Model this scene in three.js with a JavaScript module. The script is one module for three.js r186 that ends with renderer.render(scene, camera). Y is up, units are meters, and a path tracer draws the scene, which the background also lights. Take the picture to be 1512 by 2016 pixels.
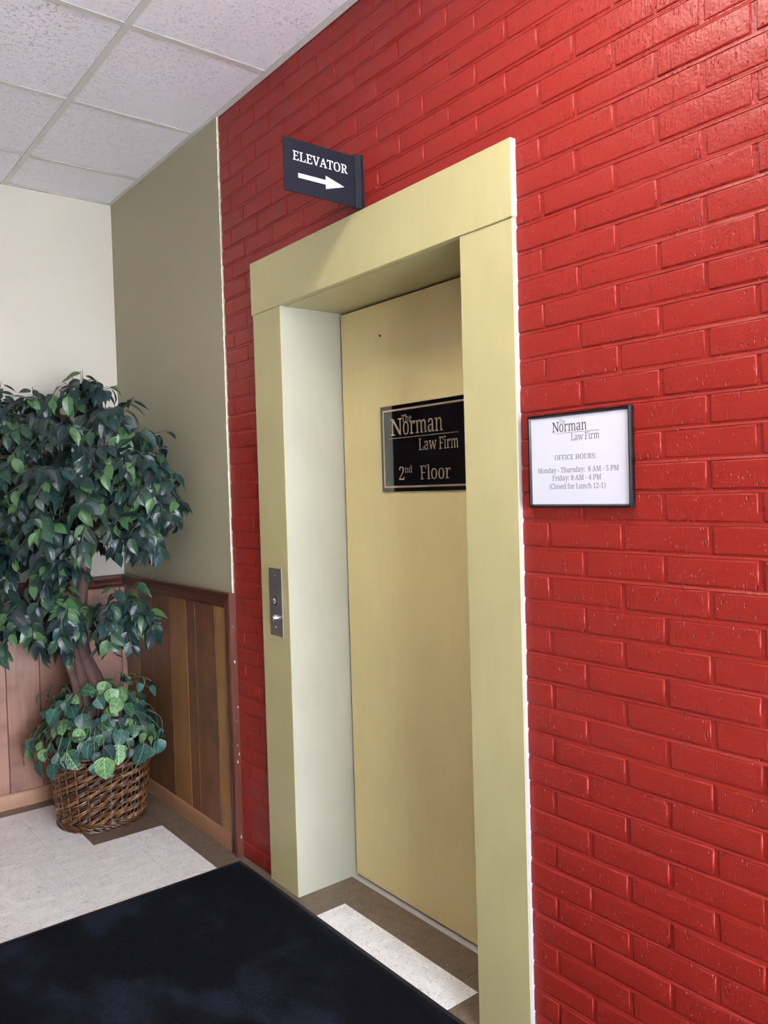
import * as THREE from 'three';
import { RectAreaLightUniformsLib } from 'three/addons/lights/RectAreaLightUniformsLib.js';
import { FontLoader } from 'three/addons/loaders/FontLoader.js';
import { TextGeometry } from 'three/addons/geometries/TextGeometry.js';
import { mergeGeometries, toCreasedNormals } from 'three/addons/utils/BufferGeometryUtils.js';

// ---------------------------------------------------------------- camera, sky, lamps, exposure
const scene = new THREE.Scene();
const camera = new THREE.PerspectiveCamera(65.33, 1512 / 2016, 0.05, 60);
camera.position.set(1.3869, 1.5092, 1.5492);
{
  const right = new THREE.Vector3(0.62034042, -0.02840783, -0.78381806);
  const up = new THREE.Vector3(-0.00448105, 0.9991992, -0.03976033);
  const back = new THREE.Vector3(0.78431989, 0.02817727, 0.61971635);
  camera.quaternion.setFromRotationMatrix(new THREE.Matrix4().makeBasis(right, up, back));
}
scene.add(camera);
const SKY = new THREE.Color(0.82, 0.91, 1.04).multiplyScalar(1.85);
const LAMP_COLOR = new THREE.Color(1.0, 0.94, 0.84);
const LAMP_POWER = 1.4, LAMP_GLOW = 0.35;
const EXPOSURE = 20;
scene.background = SKY;
const sun = new THREE.DirectionalLight(new THREE.Color(1.0, 0.95, 0.88), 6);      // high over the building, it lights the sidewalk outside
sun.position.set(0.5, 14, -2); sun.target.position.set(7, 0, 1.5); sun.castShadow = true; sun.shadow.mapSize.set(2048, 2048);
Object.assign(sun.shadow.camera, { left: -14, right: 14, top: 14, bottom: -14, near: 1, far: 40 }); scene.add(sun, sun.target);
RectAreaLightUniformsLib.init();
const renderer = new THREE.WebGLRenderer({ antialias: true });
renderer.toneMapping = THREE.LinearToneMapping;
renderer.toneMappingExposure = EXPOSURE;
renderer.shadowMap.enabled = true;

// ---------------------------------------------------------------- measures (metres)
const X_BACK = -2.809, X_FRONT = 4.6, Z_LEFT = 4.3, CEIL = 3.042;
const COURSE = 0.0677, BRICK = 0.2126, BRICK_U0 = 0.0851, BRICK_V0 = 1.3513;
const X_PANEL = -1.590, PANEL_Z = 0.0086;                         // the beige panel beside the bricks
const CASE = { xlo: -1.3336, xli: -1.1342, xri: -0.1917, t: 0.0141, th: 0.0188, y0: 2.1899, y1: 2.3865, D: 0.2516 };
const TILE = 0.6125, TEE_X0 = -1.1786, TEE_Z0 = 0.5294;

// ---------------------------------------------------------------- small helpers
function rng(seed) { let a = seed >>> 0; return () => { a = (a + 0x6D2B79F5) | 0; let t = Math.imul(a ^ (a >>> 15), 1 | a); t = (t + Math.imul(t ^ (t >>> 7), 61 | t)) ^ t; return ((t ^ (t >>> 14)) >>> 0) / 4294967296; }; }
const clamp = (x, a = 0, b = 1) => Math.min(b, Math.max(a, x));
const lerp = (a, b, t) => a + (b - a) * t;
const smooth = (a, b, x) => { const t = clamp((x - a) / (b - a)); return t * t * (3 - 2 * t); };
const V = (x, y, z) => new THREE.Vector3(x, y, z);
function hash2(x, y, s) { let h = Math.imul(x, 374761393) + Math.imul(y, 668265263) + Math.imul(s, 2147483647 - 1013); h = Math.imul(h ^ (h >>> 13), 1274126177); return ((h ^ (h >>> 16)) >>> 0) / 4294967296; }
function vnoise(x, y, px, py, s) {                                 // value noise, period px by py cells
  const xi = Math.floor(x), yi = Math.floor(y), fx = x - xi, fy = y - yi;
  const u = fx * fx * (3 - 2 * fx), v = fy * fy * (3 - 2 * fy), m = (a, p) => ((a % p) + p) % p;
  const a = hash2(m(xi, px), m(yi, py), s), b = hash2(m(xi + 1, px), m(yi, py), s), c = hash2(m(xi, px), m(yi + 1, py), s), d = hash2(m(xi + 1, px), m(yi + 1, py), s);
  return a + (b - a) * u + (c - a) * v + (a - b - c + d) * u * v;
}
function fbm(u, v, px, py, oct, s) { let t = 0, w = 0.5, n = 0; for (let i = 0; i < oct; i++) { t += w * vnoise(u * px, v * py, px, py, s + i * 17); n += w; w *= 0.5; px *= 2; py *= 2; } return t / n; }
function dataTex(w, h, fn, srgb = false) {
  const d = new Uint8Array(w * h * 4);
  for (let y = 0; y < h; y++) for (let x = 0; x < w; x++) {
    const c = fn((x + 0.5) / w, (y + 0.5) / h, x, y), i = (y * w + x) * 4;
    if (typeof c === 'number') d[i] = d[i + 1] = d[i + 2] = clamp(c) * 255; else { d[i] = clamp(c[0]) * 255; d[i + 1] = clamp(c[1]) * 255; d[i + 2] = clamp(c[2]) * 255; }
    d[i + 3] = 255;
  }
  return finishTex(new THREE.DataTexture(d, w, h, THREE.RGBAFormat), srgb);
}
function finishTex(t, srgb) { t.wrapS = t.wrapT = THREE.RepeatWrapping; t.magFilter = THREE.LinearFilter; t.minFilter = THREE.LinearMipmapLinearFilter; t.generateMipmaps = true; if (srgb) t.colorSpace = THREE.SRGBColorSpace; t.needsUpdate = true; return t; }
const rep = (t, a, b = a) => { const c = t.clone(); c.repeat.set(a, b); c.needsUpdate = true; return c; };
// fields of small marks (pits, chips, worm holes), each stamped on a wrapping grid
function stampField(n, count, seed, stamp) {
  const f = new Float32Array(n * n), R = rng(seed);
  for (let k = 0; k < count; k++) stamp(R, (x, y, v) => { const i = (((Math.round(y) % n) + n) % n) * n + (((Math.round(x) % n) + n) % n); if (Math.abs(v) > Math.abs(f[i])) f[i] = v; }, n, k);
  return f;
}
const std = (o) => new THREE.MeshStandardMaterial(o), phys = (o) => new THREE.MeshPhysicalMaterial(o);
const lin = (r, g, b) => new THREE.Color().setRGB(r, g, b);

const counts = {};
function numbered(name) { const k = counts[name] = (counts[name] ?? -1) + 1; return k ? `${name}_${String(k).padStart(3, '0')}` : name; }
function mesh(name, geometry, material, parent) {
  const m = new THREE.Mesh(geometry, material); m.castShadow = m.receiveShadow = true;
  m.name = parent ? name : numbered(name); (parent ?? scene).add(m); return m;
}
function thing(name, label, category, pos = [0, 0, 0], group) {
  const g = new THREE.Group(); g.name = numbered(name); g.position.set(...pos); g.userData = { label, category }; if (group) g.userData.group = group; scene.add(g); return g;
}
function struct(name, label) { const g = new THREE.Group(); g.name = name; g.userData = { kind: 'structure', label }; scene.add(g); return g; }

// A board: w by h, front face at z = 0 turned to +z, d thick, its front edges chamfered by c. uv in metres.
function board(w, h, d, c = 0.001, off = [0, 0], swap = false) {
  const pos = [], uv = [], x = w / 2, y = h / 2;
  const P = (k) => [[[-x, -y, -d], [x, -y, -d], [x, y, -d], [-x, y, -d]], [[-x, -y, -c], [x, -y, -c], [x, y, -c], [-x, y, -c]], [[-x + c, -y + c, 0], [x - c, -y + c, 0], [x - c, y - c, 0], [-x + c, y - c, 0]]][k];
  const tri = (a, b, e, side) => { for (const p of [a, b, e]) { pos.push(...p); let s = p[0] + (side === 1 ? p[2] : 0), t = p[1] + (side === 0 ? p[2] : 0); if (swap) [s, t] = [t, s]; uv.push(s + off[0], t + off[1]); } };
  const quad = (a, b, e, f, side) => { tri(a, b, e, side); tri(a, e, f, side); };
  for (let k = 0; k < 2; k++) for (let i = 0; i < 4; i++) { const A = P(k), B = P(k + 1), j = (i + 1) % 4; quad(A[i], A[j], B[j], B[i], i % 2 ? 1 : 0); }
  const F = P(2), K = P(0); quad(F[0], F[1], F[2], F[3], 2); quad(K[1], K[0], K[3], K[2], 2);
  const g = new THREE.BufferGeometry(); g.setAttribute('position', new THREE.Float32BufferAttribute(pos, 3)); g.setAttribute('uv', new THREE.Float32BufferAttribute(uv, 2)); g.computeVertexNormals(); return g;
}
// A solid box between two corners, uv in metres by the face's own axes.
function box(x0, y0, z0, x1, y1, z1) {
  const g = new THREE.BoxGeometry(x1 - x0, y1 - y0, z1 - z0).toNonIndexed(); g.translate((x0 + x1) / 2, (y0 + y1) / 2, (z0 + z1) / 2);
  const p = g.attributes.position, n = g.attributes.normal, u = g.attributes.uv;
  for (let i = 0; i < p.count; i++) { const a = [p.getX(i), p.getY(i), p.getZ(i)]; if (Math.abs(n.getX(i)) > 0.5) u.setXY(i, a[2], a[1]); else if (Math.abs(n.getY(i)) > 0.5) u.setXY(i, a[0], a[2]); else u.setXY(i, a[0], a[1]); }
  return g;
}
const FACE = { front: [0, 0, 0], up: [-Math.PI / 2, 0, 0], down: [Math.PI / 2, 0, 0], right: [0, Math.PI / 2, 0], left: [0, -Math.PI / 2, 0] };
function set(m, face, x, y, z) { m.rotation.set(...FACE[face]); m.position.set(x, y, z); return m; }
// A moulding: profile points (s, p) swept straight from end A(s, p) to end B(s, p); open towards the wall.
function moulding(profile, A, B, uvLen, crease = 0.6) {
  const pos = [], uv = []; let run = 0;
  const push = (q, a, b) => { pos.push(q.x, q.y, q.z); uv.push(a, b); };
  for (let i = 0; i + 1 < profile.length; i++) {
    const [s0, p0] = profile[i], [s1, p1] = profile[i + 1], l = Math.hypot(s1 - s0, p1 - p0), a0 = A(s0, p0), a1 = A(s1, p1), b0 = B(s0, p0), b1 = B(s1, p1);
    push(a0, run, 0); push(a1, run + l, 0); push(b1, run + l, uvLen); push(a0, run, 0); push(b1, run + l, uvLen); push(b0, run, uvLen); run += l;
  }
  const cap = (E, flip, v) => { for (let i = 1; i + 1 < profile.length; i++) { const t = [profile[0], profile[i], profile[i + 1]]; if (flip) t.reverse(); for (const [s, p] of t) push(E(s, p), s, v + p); } };
  cap(A, true, 0); cap(B, false, uvLen);
  const g = new THREE.BufferGeometry(); g.setAttribute('position', new THREE.Float32BufferAttribute(pos, 3)); g.setAttribute('uv', new THREE.Float32BufferAttribute(uv, 2));
  g.computeVertexNormals(); return toCreasedNormals(g, crease);
}
// A tube through points with its own radius at each point.
function limb(points, radii, seg = 8, steps = 24, wob = 0, seed = 1) {
  const curve = new THREE.CatmullRomCurve3(points), g = new THREE.TubeGeometry(curve, steps, 1, seg, false), p = g.attributes.position, c = V(0, 0, 0), q = V(0, 0, 0);
  for (let i = 0; i <= steps; i++) {
    const t = i / steps; curve.getPointAt(t, c); const k = t * (radii.length - 1), a = Math.floor(Math.min(k, radii.length - 2)), r = lerp(radii[a], radii[a + 1], k - a);
    for (let j = 0; j <= seg; j++) { const n = i * (seg + 1) + j; q.fromBufferAttribute(p, n).sub(c).multiplyScalar(r * (1 + wob * (vnoise(t * 14, (j % seg) / seg * 4, 99, 4, seed) - 0.5))).add(c); p.setXYZ(n, q.x, q.y, q.z); }
  }
  g.computeVertexNormals(); return g;
}
const bare = (g) => { for (const k of Object.keys(g.attributes)) if (!['position', 'normal', 'uv', 'color'].includes(k)) g.deleteAttribute(k); return g.index ? g.toNonIndexed() : g; };
const join = (list) => mergeGeometries(list.map(bare), false);

// ---------------------------------------------------------------- materials
const paintBump = (() => {                                         // thick paint over wire-cut brick: roller stipple, pits and vertical drag marks, 0.4 m
  const n = 1024;
  const pits = stampField(n, 400, 11, (R, dot) => { const x = R() * n, y = R() * n, r = 2.0 + R() * R() * 5.5, e = 1 + R() * 1.8, d = 0.35 + R() * 0.65; for (let j = -20; j <= 20; j++) for (let i = -12; i <= 12; i++) { const q = Math.hypot(i, j / e) / r; if (q < 1.6) dot(x + i, y + j, q < 1 ? -d * (1 - q * q * 0.6) : 0.25 * d * (1.6 - q)); } });
  const drags = stampField(n, 46, 12, (R, dot) => { let x = R() * n, y = R() * n; const l = 14 + R() * R() * 110, d = (R() < 0.4 ? -0.5 : 0.42) * (0.4 + R() * 0.6); for (let k = 0; k < l; k++) { x += (R() - 0.5) * 0.35; const w = Math.sin(Math.PI * k / l); for (let i = -2; i <= 2; i++) dot(x + i, y + k, d * w * Math.exp(-i * i * 0.7)); } });
  return dataTex(n, n, (u, v, x, y) => 0.62 + 0.12 * (fbm(u, v, 14, 14, 3, 3) - 0.5) + 0.07 * (fbm(u, v, 90, 90, 2, 5) - 0.5) + 0.05 * (fbm(u, v, 110, 10, 2, 9) - 0.5) + 0.42 * pits[y * n + x] + 0.3 * drags[y * n + x]);
})();
const wallBump = dataTex(512, 512, (u, v) => 0.5 + 0.5 * (fbm(u, v, 60, 60, 3, 21) - 0.5) + 0.3 * (fbm(u, v, 12, 12, 2, 22) - 0.5));
const RED = lin(0.270, 0.0150, 0.0095);
const redPaint = phys({ color: RED, roughness: 0.42, specularIntensity: 0.75, bumpMap: rep(paintBump, 2.5), bumpScale: 0.0068 });
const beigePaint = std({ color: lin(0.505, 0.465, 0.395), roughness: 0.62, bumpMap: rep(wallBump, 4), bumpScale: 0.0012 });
const shadedBeigePaint = std({ color: lin(0.355, 0.325, 0.215), roughness: 0.62, bumpMap: rep(wallBump, 4), bumpScale: 0.0012 });  // beige paint made greener, with the side wall's shade put in its colour
const caseMap = dataTex(512, 512, (u, v) => { const k = 0.97 + 0.06 * (fbm(u, v, 6, 4, 4, 31) - 0.5) + 0.02 * (fbm(u, v, 70, 12, 2, 32) - 0.5); return [k, k, k * 0.995]; }, true);
const khaki = phys({ color: lin(0.52, 0.465, 0.235), roughness: 0.4, map: rep(caseMap, 0.8), bumpMap: rep(wallBump, 5), bumpScale: 0.0006 });
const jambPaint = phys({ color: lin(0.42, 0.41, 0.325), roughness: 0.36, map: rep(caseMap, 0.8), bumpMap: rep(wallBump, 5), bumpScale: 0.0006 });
const doorPaint = phys({ color: lin(0.74, 0.61, 0.295), roughness: 0.42, map: rep(caseMap, 0.8), bumpMap: rep(wallBump, 5), bumpScale: 0.0006 });
const rawEdge = std({ color: lin(0.36, 0.355, 0.37), roughness: 0.7 });
const plaster = std({ color: lin(0.82, 0.76, 0.66), roughness: 0.8 });
const darkGap = std({ color: lin(0.015, 0.014, 0.013), roughness: 0.9 });
const outerWall = std({ color: lin(0.55, 0.5, 0.42), roughness: 0.8 });

const ceilBump = (() => {                                          // fissured mineral tile, 0.6 m
  const n = 1024;
  const f = stampField(n, 2600, 41, (R, dot) => {
    let x = R() * n, y = R() * n, a = R() * 6.28; const long = R() < 0.45, l = long ? 3 + R() * 11 : 1, r = long ? 0.9 + R() * 0.8 : 0.9 + R() * R() * 1.9, d = 0.5 + R() * 0.5;
    for (let k = 0; k < l; k++) { a += (R() - 0.5) * 1.3; x += Math.cos(a); y += Math.sin(a); for (let j = -3; j <= 3; j++) for (let i = -3; i <= 3; i++) if (Math.hypot(i, j) < r + 0.3) dot(x + i, y + j, -d); }
  });
  return dataTex(n, n, (u, v, x, y) => 0.78 + 0.10 * (fbm(u, v, 100, 100, 2, 42) - 0.5) + 0.1 * (fbm(u, v, 20, 20, 2, 43) - 0.5) + 0.7 * f[y * n + x]);
})();
const ceilTile = std({ color: lin(0.82, 0.81, 0.86), roughness: 0.95, bumpMap: rep(ceilBump, 1.64), bumpScale: 0.009 });
const teeMetal = std({ color: lin(0.60, 0.60, 0.57), roughness: 0.5 });

function woodTex(seed, a, b, c, knots) {                            // u across 0.25 m, v along 1 m
  const R = rng(seed), cx = 0.3 + R() * 0.4, cy = R(), k = 7 + R() * 6, flat = R() < 0.6;
  return dataTex(256, 1024, (u, v) => {
    const w = fbm(u, v, 3, 3, 3, seed) - 0.5, w2 = fbm(u, v, 8, 2, 3, seed + 5) - 0.5;
    let t = flat ? Math.hypot((u - cx) * 1.5 + w * 0.18, (((v - cy + 1.5) % 1) - 0.5) * 0.62 + w * 0.3) * k * 1.5 : (u + w * 0.22 + w2 * 0.1) * k;
    const ring = 0.5 + 0.5 * Math.sin(t * 6.283), fine = fbm(u, v, 90, 6, 2, seed + 9), band = fbm(u, v, 5, 2, 3, seed + 3), fig = fbm(u, v, 3, 16, 3, seed + 14);
    let m = clamp(0.12 + 0.16 * Math.pow(ring, 2.2) + 0.75 * band + 0.16 * (fine - 0.5)), d = knots ? clamp(0.55 * (fig - 0.45) * 2.2) : 0.25 * clamp((fig - 0.5) * 2);
    return [0, 1, 2].map((i) => lerp(lerp(a[i], b[i], m), c[i], d));
  }, true);
}
const woodBump = dataTex(256, 512, (u, v) => 0.5 + 0.6 * (fbm(u, v, 80, 6, 2, 77) - 0.5));
const woodMat = (tex, rough = 0.38) => phys({ map: tex, color: 0xffffff, roughness: rough, bumpMap: rep(woodBump, 4, 1), bumpScale: 0.0004, clearcoat: 0.25, clearcoatRoughness: 0.35 });
const W4 = (t) => rep(t, 4, 1);
const paleWoods = [woodTex(201, [.66, .50, .43], [.50, .34, .28], [.36, .22, .17], true), woodTex(202, [.68, .53, .46], [.55, .38, .31], [.42, .27, .21], true), woodTex(203, [.60, .45, .37], [.47, .32, .25], [.33, .2, .15], false)].map((t) => woodMat(W4(t)));
const darkWoods = [woodTex(211, [0.540, 0.372, 0.252], [0.372, 0.234, 0.150], [0.240, 0.138, 0.090], true), woodTex(212, [0.504, 0.336, 0.216], [0.348, 0.210, 0.132], [0.216, 0.120, 0.078], false), woodTex(213, [0.624, 0.456, 0.276], [0.480, 0.324, 0.186], [0.348, 0.216, 0.120], false), woodTex(214, [0.672, 0.516, 0.288], [0.552, 0.396, 0.216], [0.420, 0.276, 0.144], false)].map((t) => woodMat(W4(t)));
const baseWood = woodMat(W4(woodTex(221, [.70, .54, .42], [.58, .41, .29], [.46, .3, .2], false)), 0.42);
const mouldWood = woodMat(W4(woodTex(231, [.40, .22, .16], [.27, .13, .09], [.17, .08, .055], false)), 0.34);

function vctTex(seed, base, light, dark, nDark, nLight) {           // vinyl tile with chips drawn out in streaks, 0.3 m
  const n = 512;
  const f = stampField(n, nDark + nLight, seed, (R, dot, _n, k) => { let x = R() * n, y = R() * n, a = (R() - 0.5) * 1.2; const l = 3 + R() * R() * 30, wd = 1.2 + R() * 2.8, v = (k < nDark ? -1 : 1) * (0.30 + R() * R() * 0.70); for (let i = 0; i < l; i++) { a += (R() - 0.5) * 0.45; x += Math.cos(a); y += Math.sin(a); const w = wd * Math.sin(Math.PI * (i + 0.5) / l); for (let j = 0; j <= w; j++) dot(x, y + j, v); } });
  return dataTex(n, n, (u, v, x, y) => { const k = 0.09 * (fbm(u, v, 6, 12, 4, seed) - 0.5) + 0.06 * (fbm(u, v, 40, 60, 2, seed + 2) - 0.5), s = f[y * n + x]; return base.map((q, i) => { const c = q + k; return s < 0 ? lerp(c, dark[i], -s) : lerp(c, light[i], s); }); }, true);
}
const creamVct = [301, 302].map((s) => phys({ map: rep(vctTex(s, [.91, .90, .895], [.97, .96, .95], [.42, .39, .37], 520, 500), 3.28), roughness: 0.36, bumpMap: rep(wallBump, 6), bumpScale: 0.0003 }));
const brownVct = phys({ map: rep(vctTex(303, [.42, .36, .30], [.82, .78, .72], [.27, .22, .18], 420, 130), 3.28), roughness: 0.4, bumpMap: rep(wallBump, 6), bumpScale: 0.0003 });
const subfloor = std({ color: lin(0.10, 0.085, 0.07), roughness: 0.95 });

const pileBump = dataTex(1024, 1024, (u, v) => 0.5 + 0.9 * (fbm(u, v, 240, 160, 2, 401) - 0.5) + 0.25 * (fbm(u, v, 9, 5, 4, 402) - 0.5));
const pileMap = dataTex(1024, 1024, (u, v) => { const s = smooth(0.42, 0.72, fbm(u, v, 5, 9, 5, 411)), k = 0.04 + 0.085 * s + 0.03 * (fbm(u, v, 200, 200, 1, 412) - 0.5), lint = hash2(Math.floor(u * 1024), Math.floor(v * 1024), 5) > 0.99985 ? 0.35 : 0; return [k * 0.86 + lint, k * 0.93 + lint, k * 1.35 + lint]; }, true);
const matPile = phys({ map: rep(pileMap, 0.8), roughness: 1, specularIntensity: 0.25, bumpMap: rep(pileBump, 1.3), bumpScale: 0.0022, sheen: 0.25, sheenRoughness: 0.6, sheenColor: lin(0.10, 0.13, 0.24) });
const rubber = std({ color: lin(0.008, 0.008, 0.01), roughness: 0.6 });

const blackGloss = phys({ color: lin(0.004, 0.004, 0.006), roughness: 0.05, clearcoat: 1, clearcoatRoughness: 0.03 });
const brass = std({ color: lin(0.72, 0.55, 0.40), metalness: 1, roughness: 0.32 });
const signFace = phys({ color: lin(0.009, 0.010, 0.018), roughness: 0.5, specularIntensity: 0.4 });
const signMetal = std({ color: lin(0.02, 0.022, 0.032), roughness: 0.4, metalness: 0.3 });
const whiteInk = std({ color: lin(0.86, 0.88, 0.92), roughness: 0.5 });
const frameBlack = phys({ color: lin(0.004, 0.004, 0.006), roughness: 0.24, specularIntensity: 0.55 });
const steel = std({ color: lin(0.40, 0.39, 0.40), metalness: 1, roughness: 0.42, bumpMap: rep(woodBump, 8, 2), bumpScale: 0.0002 });
const chrome = std({ color: lin(0.82, 0.82, 0.84), metalness: 1, roughness: 0.15 });
const aluminium = std({ color: lin(0.62, 0.62, 0.62), metalness: 1, roughness: 0.35 });
const blackPlastic = std({ color: lin(0.012, 0.012, 0.012), roughness: 0.45 });

// ---------------------------------------------------------------- the room shell
const wallRight = struct('wall_right', 'red painted brick wall with the elevator opening');
{ // mortar bed, painted over with the bricks, with the door opening left free
  const s = new THREE.Shape(); const w = CASE.xlo + 0.02, e = -0.02, h = CASE.y1 - 0.03;
  s.moveTo(X_BACK - 0.2, 0); s.lineTo(w, 0); s.lineTo(w, h); s.lineTo(e, h); s.lineTo(e, 0); s.lineTo(X_FRONT + 0.2, 0); s.lineTo(X_FRONT + 0.2, CEIL + 0.15); s.lineTo(X_BACK - 0.2, CEIL + 0.15);
  const g = new THREE.ExtrudeGeometry(s, { depth: 0.3, bevelEnabled: false }); g.translate(0, 0, -0.3030);
  // bed joints, struck with a slope that sheds water: deep under the brick above, flush with the one below
  const beds = [bare(g)];
  for (let r = -20; r < 26; r++) { const y = BRICK_V0 + r * COURSE; if (y < 0.01 || y > CEIL + 0.02) continue; if (y < CASE.y1 - 0.012) beds.push(bare(wedgeFix(X_PANEL - 0.03, CASE.xlo + 0.012, y)), bare(wedgeFix(-0.012, X_FRONT, y))); else beds.push(bare(wedgeFix(X_PANEL - 0.03, X_FRONT, y))); }
  function wedgeFix(x0, x1, y) { return moulding([[-0.0046, -0.006], [-0.0046, -0.0010], [-0.0030, -0.0007], [0.0010, -0.0026], [0.0046, -0.0052], [0.0046, -0.006]], (t, p) => V(x1, y + t, p), (t, p) => V(x0, y + t, p), x1 - x0, 1.2); }
  mesh('mortar', mergeGeometries(beds, false), redPaint, wallRight);
}
{
  // bricks: front face rounded into the joints, edges a little uneven under the paint
  const JOINT = 0.0098, DEPTH = 0.010, R0 = 0.0034;
  function brickGeo(w, h, seed) {
    const R = rng(seed), nx = Math.max(2, Math.round(w / 0.05)), ring = [];
    const jit = () => (R() - 0.5) * 0.0011;
    for (let i = 0; i < nx; i++) ring.push([-w / 2 + w * i / nx, -h / 2, 0]);
    ring.push([w / 2, -h / 2, 0], [w / 2, 0, 0]);
    for (let i = 0; i < nx; i++) ring.push([w / 2 - w * i / nx, h / 2, 0]);
    ring.push([-w / 2, h / 2, 0], [-w / 2, 0, 0]);
    const jx = ring.map(() => [jit(), jit()]), tilt = [(R() - 0.5) * 0.005, (R() - 0.5) * 0.012];
    const at = (inset, z) => ring.map(([x, y], i) => { const sx = 1 - 2 * inset / w, sy = 1 - 2 * inset / h; return [x * sx + jx[i][0], y * sy + jx[i][1], z === null ? -DEPTH : z + tilt[0] * x + tilt[1] * y]; });
    const rings = [at(-0.0012, null), at(0, -R0), at(R0 * 0.35, -R0 * 0.3), at(R0 * 1.15, 0)], pos = [], idx = [], uv = [], ou = R(), ov = R(), n = ring.length;
    for (const r of rings) for (const p of r) { pos.push(...p); uv.push(p[0] + ou, p[1] + ov + p[2]); }
    for (let k = 0; k < 3; k++) for (let i = 0; i < n; i++) { const j = (i + 1) % n, a = k * n; idx.push(a + i, a + j, a + n + j, a + i, a + n + j, a + n + i); }
    const c = pos.length / 3; pos.push(0, 0, 0.0003); uv.push(ou, ov); for (let i = 0; i < n; i++) idx.push(3 * n + i, 3 * n + (i + 1) % n, c);
    const g = new THREE.BufferGeometry(); g.setAttribute('position', new THREE.Float32BufferAttribute(pos, 3)); g.setAttribute('uv', new THREE.Float32BufferAttribute(uv, 2)); g.setIndex(idx); g.computeVertexNormals(); return g;
  }
  const W = BRICK - JOINT, Hh = COURSE - JOINT, kinds = []; for (let i = 0; i < 14; i++) kinds.push(brickGeo(W, Hh, 500 + i));
  const R = rng(77), list = [], holes = [[CASE.xlo + 0.012, -0.012, -1, CASE.y1 - 0.012]];
  const rows = Math.ceil(CEIL / COURSE) + 1, first = Math.floor(-BRICK_V0 / COURSE);
  for (let r = first; r < first + rows + 1; r++) {
    const y0 = Math.max(BRICK_V0 + r * COURSE + JOINT / 2, 0.001), y1 = Math.min(BRICK_V0 + (r + 1) * COURSE - JOINT / 2, CEIL + 0.03); if (y1 - y0 < 0.008) continue;
    const even = ((r % 2) + 2) % 2 === 0;
    // a joint whose foot stands at v0 + r*COURSE belongs to row r; columns alternate by half a brick
    for (let c = -10; c < 17; c++) {
      const jx = BRICK_U0 + c * BRICK + (even ? 0 : BRICK / 2);
      let segs = [[Math.max(jx + JOINT / 2 + (R() - 0.5) * 0.003, X_PANEL - 0.03), Math.min(jx + BRICK - JOINT / 2 + (R() - 0.5) * 0.003, X_FRONT)]];
      for (const [hx0, hx1, hy0, hy1] of holes) if (y0 < hy1 && y1 > hy0) { const out = []; for (const [a, b] of segs) { if (b <= hx0 || a >= hx1) out.push([a, b]); else { if (a < hx0) out.push([a, hx0]); if (b > hx1) out.push([hx1, b]); } } segs = out; }
      for (const [a, b] of segs) if (b - a > 0.012) list.push({ x: (a + b) / 2, y: (y0 + y1) / 2, w: b - a, h: y1 - y0 });
    }
  }
  camera.updateMatrixWorld(); camera.updateProjectionMatrix(); camera.matrixWorldInverse.copy(camera.matrixWorld).invert();
  const seen = (b) => { let m = false; for (const s of [-0.5, 0, 0.5]) for (const t of [-0.5, 0.5]) { const p = V(b.x + s * b.w, b.y + t * b.h, 0).project(camera); if (Math.abs(p.x) < 1.0 && Math.abs(p.y) < 1.0 && p.z < 1) m = true; } return m; };
  for (const b of list) b.d = Math.hypot(b.x - 1.39, b.y - 1.51, 1.55) / Math.sqrt(b.w * b.h) * (seen(b) ? 1 : 100);
  list.sort((p, q) => p.d - q.d);
  const rest = []; let k = 0;
  list.forEach((b, i) => {
    const full = Math.abs(b.w - W) < 0.004 && Math.abs(b.h - Hh) < 0.002, part = i < 300 && b.d < 100;
    let g = full ? kinds[Math.floor(R() * kinds.length)] : brickGeo(b.w, b.h, 900 + k++); const z = (R() - 0.5) * 0.0024;
    if (part) { const m = mesh('brick', g, redPaint, wallRight); m.position.set(b.x, b.y, z); if (full) m.scale.x = b.w / W; }
    else { g = g.clone(); g.translate(b.x, b.y, z); rest.push(g); }
  });
  const m = mesh('brick_courses', join(rest), redPaint, wallRight); m.userData.kind = 'stuff';
}
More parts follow.
